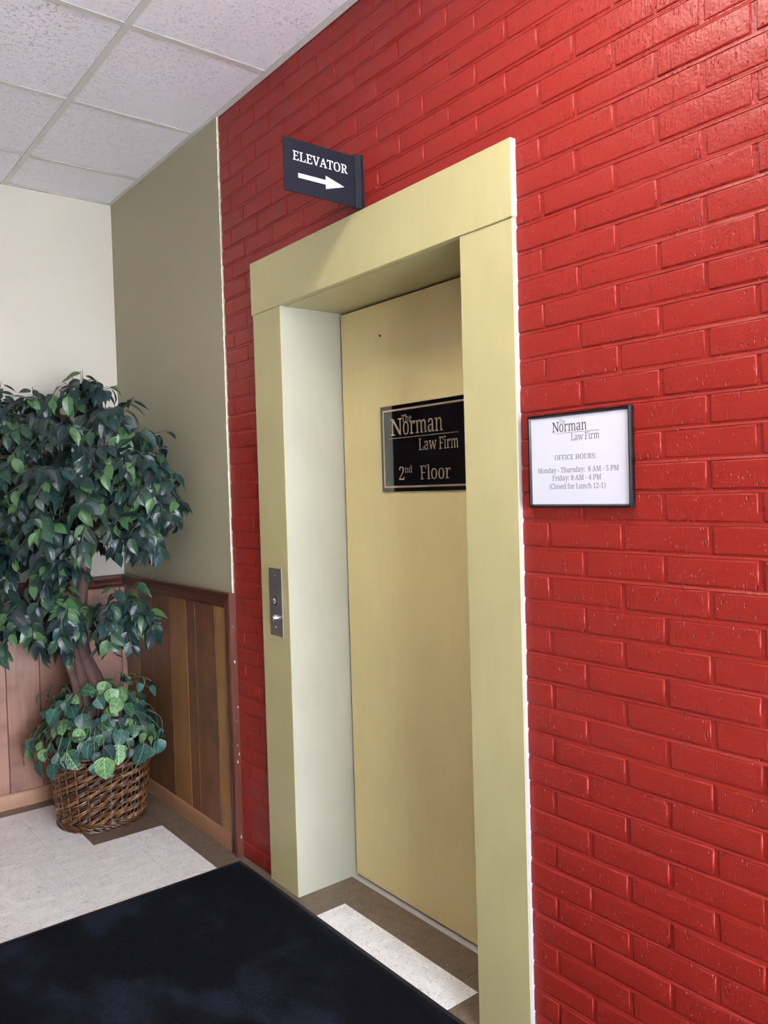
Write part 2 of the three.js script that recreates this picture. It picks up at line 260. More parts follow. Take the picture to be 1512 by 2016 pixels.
// floor, with vinyl tiles one by one
const floor = struct('floor', 'vinyl tile floor in cream with a brown border');
mesh('subfloor', box(X_BACK - 0.2, -0.25, -0.6, X_FRONT + 0.2, -0.0032, Z_LEFT + 0.2), subfloor, floor);
{
  const T = 0.3048, R = rng(91), rest = [], cream = 0, brown = 1;
  const xs = [-2.714]; while (xs[xs.length - 1] < X_FRONT) xs.push(xs.length === 1 ? -2.415 : xs.length === 2 ? -2.111 : xs[xs.length - 1] + T);
  const zs = [0.1345, 0.3015]; while (zs[zs.length - 1] < Z_LEFT) zs.push(zs[zs.length - 1] + 0.3095);
  const put = (x0, z0, x1, z1, kind) => {
    const far = x1 > -0.2 || z1 > 1.4, turn = R() < 0.5, g = board(x1 - x0 - 0.0006, z1 - z0 - 0.0006, 0.0032, 0.0004, [R(), R()], turn);
    const m = kind === brown ? brownVct : creamVct[R() < 0.5 ? 0 : 1], lift = (R() - 0.5) * 0.0003;
    if (far && z0 > -0.01) { g.rotateX(-Math.PI / 2); g.translate((x0 + x1) / 2, lift, (z0 + z1) / 2); rest.push([g, m]); } else set(mesh('floor_tile', g, m, floor), 'up', (x0 + x1) / 2, lift, (z0 + z1) / 2);
  };
  // cream field, leaving the brown insert by the corner out
  for (let i = 0; i + 1 < xs.length; i++) for (let j = 0; j + 1 < zs.length; j++) {
    let z0 = zs[j], z1 = Math.min(zs[j + 1], Z_LEFT), x0 = xs[i], x1 = Math.min(xs[i + 1], X_FRONT);
    if (x1 < -2.1) { if (z1 < 0.45) continue; if (z0 < 0.4447) z0 = 0.4447; }
    if (x1 - x0 > 0.01 && z1 - z0 > 0.01) put(x0, z0, x1, z1, cream);
  }
  put(-2.714, 0.1345, -2.415, 0.4447, brown); put(-2.415, 0.1345, -2.111, 0.4447, brown);
  for (let z = 0; z < Z_LEFT; z += T) put(X_BACK, z, -2.714, Math.min(z + T, Z_LEFT), brown);
  for (let i = 0; i + 1 < xs.length; i++) { const x0 = xs[i], x1 = Math.min(xs[i + 1], X_FRONT); if (x1 < -1.1 || x0 > -0.21) put(x0, 0, x1, 0.1345, brown); }
  // the elevator recess: brown surround with one cream strip
  const L = CASE.xli, Rr = CASE.xri, D = CASE.D; xs.length = 0;
  const cuts = [L, -0.987, -0.682, -0.378, -0.304, Rr];
  for (let i = 0; i + 1 < cuts.length; i++) { put(cuts[i], -D, cuts[i + 1], -0.0931, brown); put(cuts[i], -0.0931, cuts[i + 1], 0.0496, i === 0 || i === 4 ? brown : cream); put(cuts[i], 0.0496, cuts[i + 1], 0.1345, brown); }
  put(-1.1972, 0, L, 0.1345, brown); put(Rr, 0, -0.1, 0.1345, brown);
  const mats = [...creamVct, brownVct]; const by = mats.map((m) => join(rest.filter((r) => r[1] === m).map((r) => r[0])));
  const g = mergeGeometries(by, true), m = mesh('floor_tile_field', g, mats, floor); m.userData.kind = 'stuff';
}
// ceiling: lay-in tiles on a metal grid
const ceiling = struct('ceiling', 'suspended ceiling of white fissured tiles in a metal grid');
mesh('ceiling_slab', box(X_BACK - 0.2, CEIL + 0.13, -0.3, X_FRONT + 0.2, CEIL + 0.3, Z_LEFT + 0.2), outerWall, ceiling);
const LAMPS = [[0.0464 + TILE / 2, TEE_Z0 + TILE / 2]];
{
  const xs = []; for (let x = TEE_X0 - TILE * 3; x < X_FRONT + TILE; x += TILE) xs.push(clamp(x, X_BACK, X_FRONT));
  const zs = [PANEL_Z * 0.5]; for (let z = TEE_Z0; z < Z_LEFT + TILE; z += TILE) zs.push(Math.min(z, Z_LEFT));
  const R = rng(60), g0 = [0, 1, 2, 3].map((i) => board(TILE - 0.004, TILE - 0.004, 0.016, 0.0015, [R(), R()], i % 2 === 1));
  for (let i = 0; i + 1 < xs.length; i++) for (let j = 0; j + 1 < zs.length; j++) {
    const w = xs[i + 1] - xs[i], d = zs[j + 1] - zs[j], cx = (xs[i] + xs[i + 1]) / 2, cz = (zs[j] + zs[j + 1]) / 2; if (w < 0.03 || d < 0.03) continue;
    if (LAMPS.some(([x, z]) => Math.abs(cx - x) < 0.1 && Math.abs(cz - z) < 0.1)) continue;
    const full = Math.abs(w - TILE) < 0.002 && Math.abs(d - TILE) < 0.002;
    set(mesh('ceiling_tile', full ? g0[Math.floor(R() * 4)] : board(w - 0.004, d - 0.004, 0.016, 0.0015, [R(), R()], R() < 0.5), ceilTile, ceiling), 'down', cx, CEIL + 0.0045, cz);
  }
  const tee = (x0, z0, x1, z1) => { const alongX = x1 - x0 > z1 - z0, f = 0.012; const cz = (z0 + z1) / 2, cx = (x0 + x1) / 2;
    return join(alongX ? [box(x0, CEIL, cz - f, x1, CEIL + 0.0022, cz + f), box(x0, CEIL + 0.0022, cz - 0.0012, x1, CEIL + 0.035, cz + 0.0012)] : [box(cx - f, CEIL + 0.0003, z0, cx + f, CEIL + 0.0022, z1), box(cx - 0.0012, CEIL + 0.0022, z0, cx + 0.0012, CEIL + 0.03, z1)]); };
  for (const z of zs) if (z > 0.1 && z < Z_LEFT - 0.05 && Math.abs((z - TEE_Z0) / (2 * TILE) % 1) < 0.01) mesh('main_tee', tee(X_BACK, z, X_FRONT, z), teeMetal, ceiling);
  for (let k = 1; k < zs.length - 1; k += 2) for (let i = 0; i + 1 < xs.length; i++) if (k + 1 < zs.length - 1 && xs[i + 1] - xs[i] > 0.05 ) mesh('cross_tee', tee(xs[i] + 0.012, zs[k + 1], xs[i + 1] - 0.012, zs[k + 1]), teeMetal, ceiling);
  for (const x of xs) if (x > X_BACK + 0.05 && x < X_FRONT - 0.05) { mesh('cross_tee', tee(x, 0.02, x, zs[1] - 0.012), teeMetal, ceiling); for (let k = 1; k < zs.length - 1; k += 2) mesh('cross_tee', tee(x, zs[k] + 0.012, x, Math.min(zs[k + 2] ?? Z_LEFT, Z_LEFT) - 0.012), teeMetal, ceiling); }
  for (const [a, b, c, d] of [[X_BACK, 0, X_FRONT, 0.0235], [X_BACK, 0.02, X_BACK + 0.022, Z_LEFT], [X_BACK, Z_LEFT - 0.022, X_FRONT, Z_LEFT], [X_FRONT - 0.022, 0, X_FRONT, Z_LEFT]]) mesh('wall_angle', box(a, CEIL - 0.0003, b, c, CEIL + 0.0022, d), teeMetal, ceiling);
}
// the other walls
const wallBack = struct('wall_back', 'beige end wall above wood wainscot');
const HALL = { z0: 1.18, z1: 2.45, y1: 2.3 };
mesh('wall_face', join([box(X_BACK - 0.2, -0.2, -0.3, X_BACK, CEIL + 0.15, HALL.z0), box(X_BACK - 0.2, -0.2, HALL.z1, X_BACK, CEIL + 0.15, Z_LEFT + 0.2), box(X_BACK - 0.2, HALL.y1, HALL.z0, X_BACK, CEIL + 0.15, HALL.z1)]), beigePaint, wallBack);
const hall = struct('wall_hall', 'dark panelled hallway that opens off the end wall');
mesh('hall_walls', join([box(X_BACK - 3.4, -0.2, HALL.z0 - 0.2, X_BACK - 0.2, 2.6, HALL.z0), box(X_BACK - 3.4, -0.2, HALL.z1, X_BACK - 0.2, 2.6, HALL.z1 + 0.2), box(X_BACK - 3.6, -0.2, HALL.z0 - 0.2, X_BACK - 3.4, 2.6, HALL.z1 + 0.2), box(X_BACK - 3.4, HALL.y1 + 0.05, HALL.z0, X_BACK - 0.2, 2.6, HALL.z1), box(X_BACK - 3.4, -0.25, HALL.z0, X_BACK - 0.2, -0.002, HALL.z1)]), std({ color: lin(0.07, 0.045, 0.03), roughness: 0.7 }), hall);
const wallSide = struct('wall_side', 'beige wall panel between the corner and the red bricks');
mesh('wall_face', box(X_BACK, 0, -0.03, X_PANEL, CEIL + 0.1, PANEL_Z), shadedBeigePaint, wallSide);
{ // ragged plaster bead where the beige panel meets the brick
  const R = rng(5), pts = [], rad = []; for (let i = 0; i <= 130; i++) { pts.push(V(X_PANEL + 0.001 + (R() - 0.5) * 0.0016, 1.1 + i / 130 * (CEIL - 1.1), PANEL_Z - 0.001)); rad.push(0.0012 + R() * R() * 0.0026); }
  mesh('plaster_bead', limb(pts, rad, 5, 260), plaster, wallSide).userData.label = 'ragged white plaster edge';
}
const wallLeft = struct('wall_left', 'unseen left wall of the lobby, made dark brown to cut bounced light');
mesh('wall_face', box(X_BACK, -0.2, Z_LEFT, X_FRONT + 0.2, CEIL + 0.15, Z_LEFT + 0.2), std({ color: lin(0.16, 0.10, 0.065), roughness: 0.6 }), wallLeft);  // unseen wall; its dark colour is added to hold back fill light
// entrance wall behind the camera, with a wide storefront window
const WIN = { z0: 0.1, z1: 2.35, y0: 0.1, y1: 2.85 };
const wallFront = struct('wall_front', 'beige entrance wall with a wide storefront window');
mesh('wall_face', join([box(X_FRONT, -0.2, 0, X_FRONT + 0.2, CEIL + 0.15, WIN.z0), box(X_FRONT, -0.2, WIN.z1, X_FRONT + 0.2, CEIL + 0.15, Z_LEFT), box(X_FRONT, -0.2, WIN.z0, X_FRONT + 0.2, WIN.y0, WIN.z1), box(X_FRONT, WIN.y1, WIN.z0, X_FRONT + 0.2, CEIL + 0.15, WIN.z1)]), beigePaint, wallFront);
const win = struct('window_1', 'storefront window of three panes in aluminium bars');
{
  const x = X_FRONT + 0.08, bars = [];
  for (const z of [WIN.z0, WIN.z0 + 0.75, WIN.z0 + 1.5, WIN.z1]) bars.push(box(x - 0.03, WIN.y0, z - 0.025, x + 0.03, WIN.y1, z + 0.025));
  for (const y of [WIN.y0, WIN.y1]) bars.push(box(x - 0.03, y - 0.025, WIN.z0, x + 0.03, y + 0.025, WIN.z1));
  mesh('window_frame', join(bars), aluminium, win);
  const glass = phys({ color: 0xffffff, transmission: 1, thickness: 0, roughness: 0, ior: 1.5 });
  for (let k = 0; k < 3; k++) mesh('pane', box(x - 0.003, WIN.y0 + 0.025, WIN.z0 + 0.025 + k * 0.75, x + 0.003, WIN.y1 - 0.025, WIN.z0 + 0.725 + k * 0.75), glass, win);
}
mesh('sidewalk', box(X_FRONT + 0.2, -0.25, -8, X_FRONT + 9, -0.05, 12), std({ color: lin(0.48, 0.47, 0.45), roughness: 0.9 })).userData = { kind: 'structure', label: 'concrete sidewalk outside the storefront window' };

// wainscot planks, baseboards and mouldings
{
  const R = rng(33), Y0 = 0.07, Y1 = 1.045, PROUD = 0.006;
  const plank = (wall, face, w, mat) => mesh('plank', board(w - 0.0026, Y1 - Y0, PROUD, 0.0026, [R() * 3, R()]), mat, wall);
  const seamShade = std({ color: lin(0.03, 0.02, 0.014), roughness: 0.9 });  // near-black sheet added behind the planks, stands in for shade in their seams
  mesh('backing', box(X_BACK, Y0, PANEL_Z, X_BACK + 0.0012, Y1, HALL.z0 - 0.004), seamShade, wallBack); mesh('backing', box(X_BACK, Y0, PANEL_Z, -1.641, Y1, PANEL_Z + 0.0012), seamShade, wallSide);
  // back wall, measured along z
  const zb = [0.009, 0.0406, 0.2233, 0.4583, 0.6139]; while (zb[zb.length - 1] < HALL.z0 - 0.12) zb.push(zb[zb.length - 1] + [0.16, 0.235, 0.105, 0.19, 0.24, 0.13][zb.length % 6]);
  zb[zb.length - 1] = HALL.z0 - 0.003; for (let i = 0; i + 1 < zb.length; i++) set(plank(wallBack, 'right', zb[i + 1] - zb[i], paleWoods[[1, 0, 2, 0, 1, 2][i % 6]]), 'right', X_BACK + PROUD, (Y0 + Y1) / 2, (zb[i] + zb[i + 1]) / 2);
  const xb = [X_BACK + PROUD, -2.7183, -2.612, -2.4465, -2.22, -2.0397, -1.9453, -1.7451, -1.64];
  for (let i = 0; i + 1 < xb.length; i++) set(plank(wallSide, 'front', xb[i + 1] - xb[i], darkWoods[[1, 2, 1, 0, 2, 0, 2, 1][i]]), 'front', (xb[i] + xb[i + 1]) / 2, (Y0 + Y1) / 2, PANEL_Z + PROUD);
  wallSide.children[wallSide.children.length - 1].material = darkWoods[3]; wallSide.children[wallSide.children.length - 2].material = darkWoods[0];
  const baseProfile = [[0, 0], [0, 0.013], [0.062, 0.013], [0.07, 0.010], [0.074, 0.006], [0.075, 0]];
  const bb = struct('baseboard_back', 'light wood baseboard along the end wall'); mesh('board', moulding(baseProfile, (s, p) => V(X_BACK + PROUD + p * 0.8, s, HALL.z0 - 0.002), (s, p) => V(X_BACK + PROUD + p * 0.8, s, PANEL_Z + p), 4), baseWood, bb);
  const bs = struct('baseboard_side', 'light wood baseboard beside the brick wall'); mesh('board', moulding(baseProfile, (s, p) => V(X_BACK + PROUD + p * 0.8, s, PANEL_Z + p), (s, p) => V(-1.648, s, PANEL_Z + p), 1.2), baseWood, bs);
  const TOP = 1.1, XR = -1.580;
  const prof = [[0, 0], [0, 0.019], [0.004, 0.0225], [0.010, 0.0225], [0.013, 0.019], [0.017, 0.019], [0.019, 0.0215], [0.024, 0.0205], [0.034, 0.0135], [0.044, 0.0115], [0.050, 0.0135], [0.054, 0.0165], [0.058, 0.0145], [0.060, 0.011], [0.067, 0.0095], [0.068, 0.004], [0.068, 0]];
  const t1 = struct('trim_1', 'dark wood chair rail on the end wall'); mesh('moulding', moulding(prof, (s, p) => V(X_BACK + p, TOP - s, HALL.z0 - 0.002), (s, p) => V(X_BACK + p, TOP - s, PANEL_Z + p), 4), mouldWood, t1);
  const t2 = struct('trim_2', 'dark wood chair rail beside the brick wall'); mesh('moulding', moulding(prof, (s, p) => V(X_BACK + p, TOP - s, PANEL_Z + p), (s, p) => V(XR - s, TOP - s, PANEL_Z + p), 1.2), mouldWood, t2);
  const t3 = struct('trim_3', 'upright dark wood trim that ends the wainscot at the bricks'); mesh('moulding', moulding(prof.map(([s, p]) => [s, p]), (s, p) => V(XR - s, TOP - s, p === 0 ? -0.004 : PANEL_Z + p), (s, p) => V(XR - s, 0.001, p === 0 ? -0.004 : PANEL_Z + p), 1.1), mouldWood, t3);
  const chips = []; for (let i = 0; i < 9; i++) { const g = new THREE.SphereGeometry(1, 6, 4); const k = 0.0012 + R() * 0.0028; g.scale(k, k * (0.8 + R() * 1.6), k * 0.6); g.translate(XR + 0.0012, 0.02 + R() * 1.06, 0.004 + R() * 0.012); chips.push(g); }
  mesh('paint_chips', join(chips), plaster, t3).userData = { label: 'white paint chips along the edge', kind: 'stuff' };
}

// ---------------------------------------------------------------- elevator doorway
const trim4 = struct('trim_4', 'khaki painted casing round the elevator doorway');
{
  const c = CASE, zc = c.t, h = c.y0, put = (name, w, hh, d, x, y, z, ch) => set(mesh(name, board(w, hh, d, ch, [x, y]), khaki, trim4), 'front', x, y, z);
  put('side_casing', c.xli - c.xlo - 0.0005, h, 0.02, (c.xli + c.xlo) / 2 - 0.0002, h / 2, zc, 0.0012);
  const right = put('side_casing', 0 - c.xri, h, 0.02, c.xri / 2, h / 2, zc, 0.0012);
  const head = put('head_casing', 0.0034 * 2 - c.xlo, c.y1 - c.y0, 0.022, c.xlo / 2, (c.y0 + c.y1) / 2, c.th, 0.0012);
  const strip = (x, y0, y1, z, parent, px, py, pz) => { const m = mesh('raw_edge', box(-0.0008, y0 - py, -0.019, 0.0012, y1 - py, -0.002), rawEdge, parent); m.position.set(x - px, 0, z - pz); m.userData.label = 'bare white edge'; };
  strip(0, 0, h, zc, right, c.xri / 2, h / 2, zc); strip(0.0034, c.y0 + 0.0015, c.y1 - 0.001, c.th, head, c.xlo / 2, (c.y0 + c.y1) / 2, c.th);
}
const door = struct('door_1', 'khaki steel elevator door set back in its frame');
{
  const c = CASE, D = c.D, h = c.y0;
  mesh('side_jamb', box(c.xli - 0.12, 0, -D - 0.05, c.xli, h + 0.002, 0.0122), jambPaint, door);
  mesh('side_jamb', box(c.xri, 0, -D - 0.05, c.xri + 0.16, h + 0.002, -0.0062), jambPaint, door);
  mesh('head_jamb', box(c.xli - 0.19, h - 0.001, -D - 0.05, c.xri + 0.16, c.y1 - 0.04, -0.0062), khaki, door);
  const w = c.xri - c.xli - 0.012, dp = mesh('door_panel', board(w, h - 0.022, 0.035, 0.002, [0.3, 0.2]), doorPaint, door); set(dp, 'front', (c.xli + c.xri) / 2 + 0.004, (h - 0.022) / 2 + 0.012, -D + 0.003);
  const hole = mesh('peephole', new THREE.CylinderGeometry(0.0042, 0.0042, 0.004, 16).rotateX(Math.PI / 2), blackPlastic, dp); hole.position.set(-0.8821 - dp.position.x, 2.063 - dp.position.y, 0.001);
  mesh('hoistway_gap', box(c.xli - 0.1, -0.003, -D - 0.1, c.xri + 0.1, h + 0.05, -D - 0.05), darkGap, door);
  mesh('threshold', join([box(c.xli, -0.002, -D - 0.05, c.xri, 0.0015, -D + 0.02), box(c.xli, 0.0015, -D + 0.008, c.xri, 0.0030, -D + 0.018)]), std({ color: lin(0.6, 0.59, 0.58), metalness: 0.35, roughness: 0.55 }), door);
}

// ---------------------------------------------------------------- ceiling lights (beyond the frame; the first lights the bricks from above)
LAMPS.forEach(([x, z], i) => {
  const t = thing('ceiling_light', ['recessed fluorescent ceiling light above the right part of the brick wall', 'recessed fluorescent ceiling light deep in the lobby on the left', 'recessed fluorescent ceiling light near the storefront window'][i], 'ceiling light', [x, CEIL, z]);
  const w = TILE - 0.026, l = TILE - 0.026, b = 0.028;
  mesh('frame', join([box(-w / 2, 0.001, -l / 2, w / 2, 0.06, -l / 2 + b), box(-w / 2, 0.001, l / 2 - b, w / 2, 0.06, l / 2), box(-w / 2, 0.001, -l / 2 + b, -w / 2 + b, 0.06, l / 2 - b), box(w / 2 - b, 0.001, -l / 2 + b, w / 2, 0.06, l / 2 - b), box(-w / 2, 0.06, -l / 2, w / 2, 0.075, l / 2)]), teeMetal, t);
  mesh('diffuser', box(-w / 2 + b, 0.012, -l / 2 + b, w / 2 - b, 0.016, l / 2 - b), std({ color: lin(0.8, 0.8, 0.8), roughness: 0.5, emissive: LAMP_COLOR, emissiveIntensity: LAMP_GLOW }), t);
  const a = new THREE.RectAreaLight(LAMP_COLOR, LAMP_POWER, w - 2 * b, l - 2 * b); a.position.set(x, CEIL - 0.004, z); a.rotation.set(-Math.PI / 2, 0, 0); a.name = 'lamp_light'; scene.add(a);
});
// ---------------------------------------------------------------- entrance mat
{
  const x0 = -1.549, x1 = 1.55, z0 = 0.034, z1 = 1.86, t = thing('floor_mat', 'large black carpet entrance mat lying along the brick wall', 'mat', [(x0 + x1) / 2, 0, (z0 + z1) / 2]);
  const w = x1 - x0, d = z1 - z0, b = 0.016;
  set(mesh('rubber_border', board(w, d, 0.0028, 0.0015), rubber, t), 'up', 0, 0.003, 0);
  const nx = 150, nz = 90, g = new THREE.PlaneGeometry(w - 2 * b, d - 2 * b, nx, nz), p = g.attributes.position, u = g.attributes.uv;
  for (let i = 0; i < p.count; i++) {
    const x = p.getX(i), y = p.getY(i), e = Math.min(w / 2 - b - Math.abs(x), d / 2 - b - Math.abs(y)), k = smooth(-0.001, 0.02, e);
    p.setZ(i, 0.0036 + 0.0042 * k + 0.0012 * (fbm(x / 4 + 0.5, y / 4 + 0.5, 40, 40, 3, 71) - 0.5) * k); u.setXY(i, x, y);
  }
  g.computeVertexNormals(); set(mesh('pile', g, matPile, t), 'up', 0, 0, 0);
}

// ---------------------------------------------------------------- signs
const serif = await new FontLoader().loadAsync('fonts/droid/droid_serif_regular.typeface.json');
function lettering(text, x0, x1, base, cap, depth) {        // letters between x0 and x1 on a baseline, capitals cap high
  const g = new TextGeometry(text, { font: serif, size: 1, depth: 1, curveSegments: 5, bevelEnabled: false }), h = new TextGeometry('H', { font: serif, size: 1, depth: 1, curveSegments: 2, bevelEnabled: false });
  g.computeBoundingBox(); h.computeBoundingBox(); const b = g.boundingBox, k = cap / h.boundingBox.max.y;
  g.translate(-b.min.x, 0, 0); g.scale((x1 - x0) / (b.max.x - b.min.x), k, depth); g.translate(x0, base, 0); return g;
}
{ // flag sign: plate stands out from the wall, its lettering on the side towards +x
  const yb = 2.3995, yt = 2.557, xs = -0.6421, t = thing('elevator_sign', 'dark blade sign reading ELEVATOR with an arrow, standing out from the brick wall', 'sign', [xs, (yb + yt) / 2, 0]), h = yt - yb;
  const plate = mesh('sign_plate', board(0.258, h, 0.0035, 0.0008), signFace, t); set(plate, 'right', 0, 0, 0.155);
  const br = join([box(-0.021, -h / 2 - 0.004, 0.0005, 0.0165, h / 2 + 0.004, 0.0045), box(-0.0105, -h / 2 - 0.004, 0.0045, -0.0036, h / 2 + 0.004, 0.031), box(0.0001, -h / 2 - 0.004, 0.0045, 0.0062, h / 2 + 0.004, 0.0275), box(-0.0036, -h / 2 - 0.004, 0.0045, 0.0001, h / 2 + 0.004, 0.022)]);
  mesh('wall_bracket', br, signMetal, t);
  const y0 = (yb + yt) / 2, toZ = (z) => 0.155 - z;                  // along the plate, reading towards the wall
  const word = mesh('lettering', lettering('ELEVATOR', toZ(0.2525), toZ(0.0535), 2.4950 - y0, 0.0268, 0.0008), whiteInk, plate); word.position.z = 0.0001; word.userData.label = 'white word ELEVATOR';
  const s = new THREE.Shape(), a = toZ(0.2354), m = toZ(0.136), e = toZ(0.0675), c = 2.4518 - y0; s.moveTo(a, c - 0.0066); s.lineTo(m, c - 0.0066); s.lineTo(m, c - 0.0197); s.lineTo(e, c); s.lineTo(m, c + 0.0197); s.lineTo(m, c + 0.0066); s.lineTo(a, c + 0.0066);
  const arrow = mesh('arrow', new THREE.ExtrudeGeometry(s, { depth: 0.0008, bevelEnabled: false }), whiteInk, plate); arrow.position.z = 0.0001; arrow.userData.label = 'white arrow pointing to the wall';
}
{ // law firm plaque on the door
  const x0 = -0.8873, x1 = -0.4310, y0 = 1.4998, y1 = 1.8050, z = -CASE.D + 0.003, cx = (x0 + x1) / 2, cy = (y0 + y1) / 2, t = thing('door_plaque', 'glossy black plaque with brass lettering on the elevator door', 'plaque', [cx, cy, z]);
  const body = mesh('plate', board(x1 - x0, y1 - y0, 0.0055, 0.0012), blackGloss, t); body.position.z = 0.006;
  const zf = 0.00605, put = (name, g, label) => { const m = mesh(name, g, brass, body); m.position.z = zf - 0.006; if (label) m.userData.label = label; return m; };
  const i0 = 0.0140, bw = 0.0068, W = (x1 - x0) / 2, H = (y1 - y0) / 2, s = new THREE.Shape(); const rect = (q, a, b) => { q.moveTo(-a, -b); q.lineTo(a, -b); q.lineTo(a, b); q.lineTo(-a, b); q.lineTo(-a, -b); };
  rect(s, W - i0, H - i0); const hole = new THREE.Path(); rect(hole, W - i0 - bw, H - i0 - bw); s.holes.push(hole);
  put('border', new THREE.ExtrudeGeometry(s, { depth: 0.0004, bevelEnabled: false }), 'thin brass border');
  const L = (name, text, a, b, base, cap) => put('lettering', lettering(text, a - cx, b - cx, base - cy, cap, 0.0004), 'brass letters ' + text.trim());
  L('', 'N', -0.8290, -0.7640, 1.6985, 0.0590); L('', 'orman', -0.7600, -0.5560, 1.6985, 0.0590); L('', 'The', -0.7660, -0.7140, 1.7435, 0.0235);
  put('rule', box(-0.8405 - cx, 1.6875 - cy, 0, -0.4825 - cx, 1.6896 - cy, 0.0004), 'brass rule');
  L('', 'Law', -0.6790, -0.5880, 1.6395, 0.0400); L('', 'Firm', -0.5760, -0.4835, 1.6385, 0.0400);
  L('', '2', -0.7890, -0.7600, 1.5412, 0.0460); L('', 'nd', -0.7570, -0.7165, 1.5655, 0.0235); L('', 'Floor', -0.6755, -0.5230, 1.5398, 0.0470);
}
{ // framed office hours
  const x0 = 0.0370, x1 = 0.3352, y0 = 1.4530, y1 = 1.6812, cx = (x0 + x1) / 2, cy = (y0 + y1) / 2, W = x1 - x0, H = y1 - y0, fw = 0.0085, fd = 0.0165;
  const t = thing('framed_notice', 'black framed white sheet with office hours on the brick wall beside the doorway', 'notice', [cx, cy, 0.0015]);
  const prof = [[0, 0], [0, fd * 0.8], [0.0022, fd], [0.0050, fd * 0.94], [fw, fd * 0.62], [fw, 0.002]];
  const corner = (sx, sy) => (s, p) => V(sx * (W / 2 - s), sy * (H / 2 - s), p), c = [[-1, -1], [1, -1], [1, 1], [-1, 1]];
  for (let i = 0; i < 4; i++) mesh('frame_rail', moulding(prof, corner(...c[(i + 1) % 4]), corner(...c[i]), W), frameBlack, t);
  mesh('backing', box(-W / 2 + 0.002, -H / 2 + 0.002, 0.0005, W / 2 - 0.002, H / 2 - 0.002, 0.006), blackPlastic, t);
  const sw = W - 2 * fw + 0.002, sh = H - 2 * fw + 0.002, cw = 1536, ch = Math.round(1536 * sh / sw), cv = document.createElement('canvas'); cv.width = cw; cv.height = ch; const q = cv.getContext('2d');
  q.fillStyle = '#f1f1f6'; q.fillRect(0, 0, cw, ch); q.textBaseline = 'alphabetic';
  const line = (text, u0, u1, v, cap, col) => { const px = cap * ch / 0.715; q.font = `${px}px serif`; const m = q.measureText(text).width; q.save(); q.translate(u0 * cw, v * ch); q.scale((u1 - u0) * cw / m, 1); q.fillStyle = col; q.fillText(text, 0, 0); q.restore(); };
  const dark = '#23231e', grey = '#58585c', soft = '#68686c';
  line('N', 0.235, 0.318, 0.176, 0.112, dark); line('orman', 0.312, 0.603, 0.176, 0.112, dark); line('The', 0.317, 0.381, 0.086, 0.05, soft);
  const lg = q.createLinearGradient(0.25 * cw, 0, 0.725 * cw, 0); lg.addColorStop(0, '#b9b9bd'); lg.addColorStop(0.3, '#55554e'); lg.addColorStop(1, '#33332c'); q.fillStyle = lg; q.fillRect(0.245 * cw, 0.19 * ch, 0.48 * cw, 0.0045 * ch);
  line('Law', 0.436, 0.565, 0.285, 0.078, soft); line('Firm', 0.578, 0.727, 0.281, 0.078, grey);
  line('OFFICE HOURS:', 0.258, 0.694, 0.494, 0.055, grey);
  line('Monday - Thursday:  8 AM - 5 PM', 0.068, 0.907, 0.638, 0.058, grey);
  line('Friday: 8 AM - 4 PM', 0.228, 0.737, 0.728, 0.058, grey);
  line('(Closed for Lunch 12-1)', 0.194, 0.777, 0.822, 0.058, grey);
  const tex = new THREE.CanvasTexture(cv); tex.colorSpace = THREE.SRGBColorSpace; tex.magFilter = THREE.LinearFilter;
  const sheet = mesh('sheet', new THREE.PlaneGeometry(sw, sh), phys({ map: tex, color: lin(0.70, 0.70, 0.74), roughness: 0.6 }), t); sheet.position.z = fd * 0.64; sheet.userData.label = 'white printed sheet';
}
{ // call plate on the left casing
  const x0 = -1.2705, x1 = -1.1795, y0 = 0.9690, y1 = 1.2245, cx = (x0 + x1) / 2, cy = (y0 + y1) / 2, t = thing('call_panel', 'narrow steel elevator call panel with button and key switch on the left casing', 'panel', [cx, cy, CASE.t]);
  const plate = mesh('face_plate', board(x1 - x0, y1 - y0, 0.0032, 0.0012, [0.1, 0.2]), steel, t); plate.position.z = 0.0034;
  const disc = (r, d, seg = 28) => new THREE.CylinderGeometry(r, r, d, seg).rotateX(Math.PI / 2);
  const dome = (r, h) => { const pts = []; for (let i = 0; i <= 8; i++) { const a = i / 8 * Math.PI / 2; pts.push(new THREE.Vector2(r * Math.cos(a), h * Math.sin(a))); } pts[8].x = 0; return new THREE.LatheGeometry([new THREE.Vector2(r, -0.002), ...pts], 24).rotateX(Math.PI / 2); };
  const by = 1.1015 - cy, bx = -0.0042, ring = mesh('button_collar', new THREE.TorusGeometry(0.0135, 0.0034, 10, 32), blackPlastic, t); ring.position.set(bx, by, 0.0046);
  const btn = mesh('call_button', join([disc(0.0125, 0.005).translate(0, 0, -0.001), dome(0.0122, 0.0012).translate(0, 0, 0.0014)]), std({ color: lin(0.80, 0.80, 0.80), roughness: 0.35 }), t); btn.position.set(bx, by, 0.0052);
  const tri = new THREE.Shape(); tri.moveTo(-0.0055, -0.0052); tri.lineTo(0.0055, -0.0052); tri.lineTo(0, 0.0068); const arrow = mesh('up_arrow', new THREE.ExtrudeGeometry(tri, { depth: 0.0006, bevelEnabled: false }), blackPlastic, btn); arrow.position.z = 0.0025;
  const ky = 1.0362 - cy, kx = -0.0025, sw = mesh('key_switch', join([disc(0.0135, 0.004).translate(0, 0, 0.001), new THREE.TorusGeometry(0.0105, 0.0028, 10, 28).translate(0, 0, 0.0034), disc(0.0082, 0.014).translate(0, 0, 0.006), dome(0.0082, 0.003).translate(0, 0, 0.013)]), chrome, t); sw.position.set(kx, ky, 0.0034);
  mesh('key_slot', box(-0.001, -0.0045, 0.0142, 0.001, 0.0045, 0.0166), blackPlastic, sw);
  for (const y of [1.1972, 1.0020]) { const s = mesh('screw', join([dome(0.0034, 0.0016)]), chrome, t); s.position.set(-0.003, y - cy, 0.0034); }
}

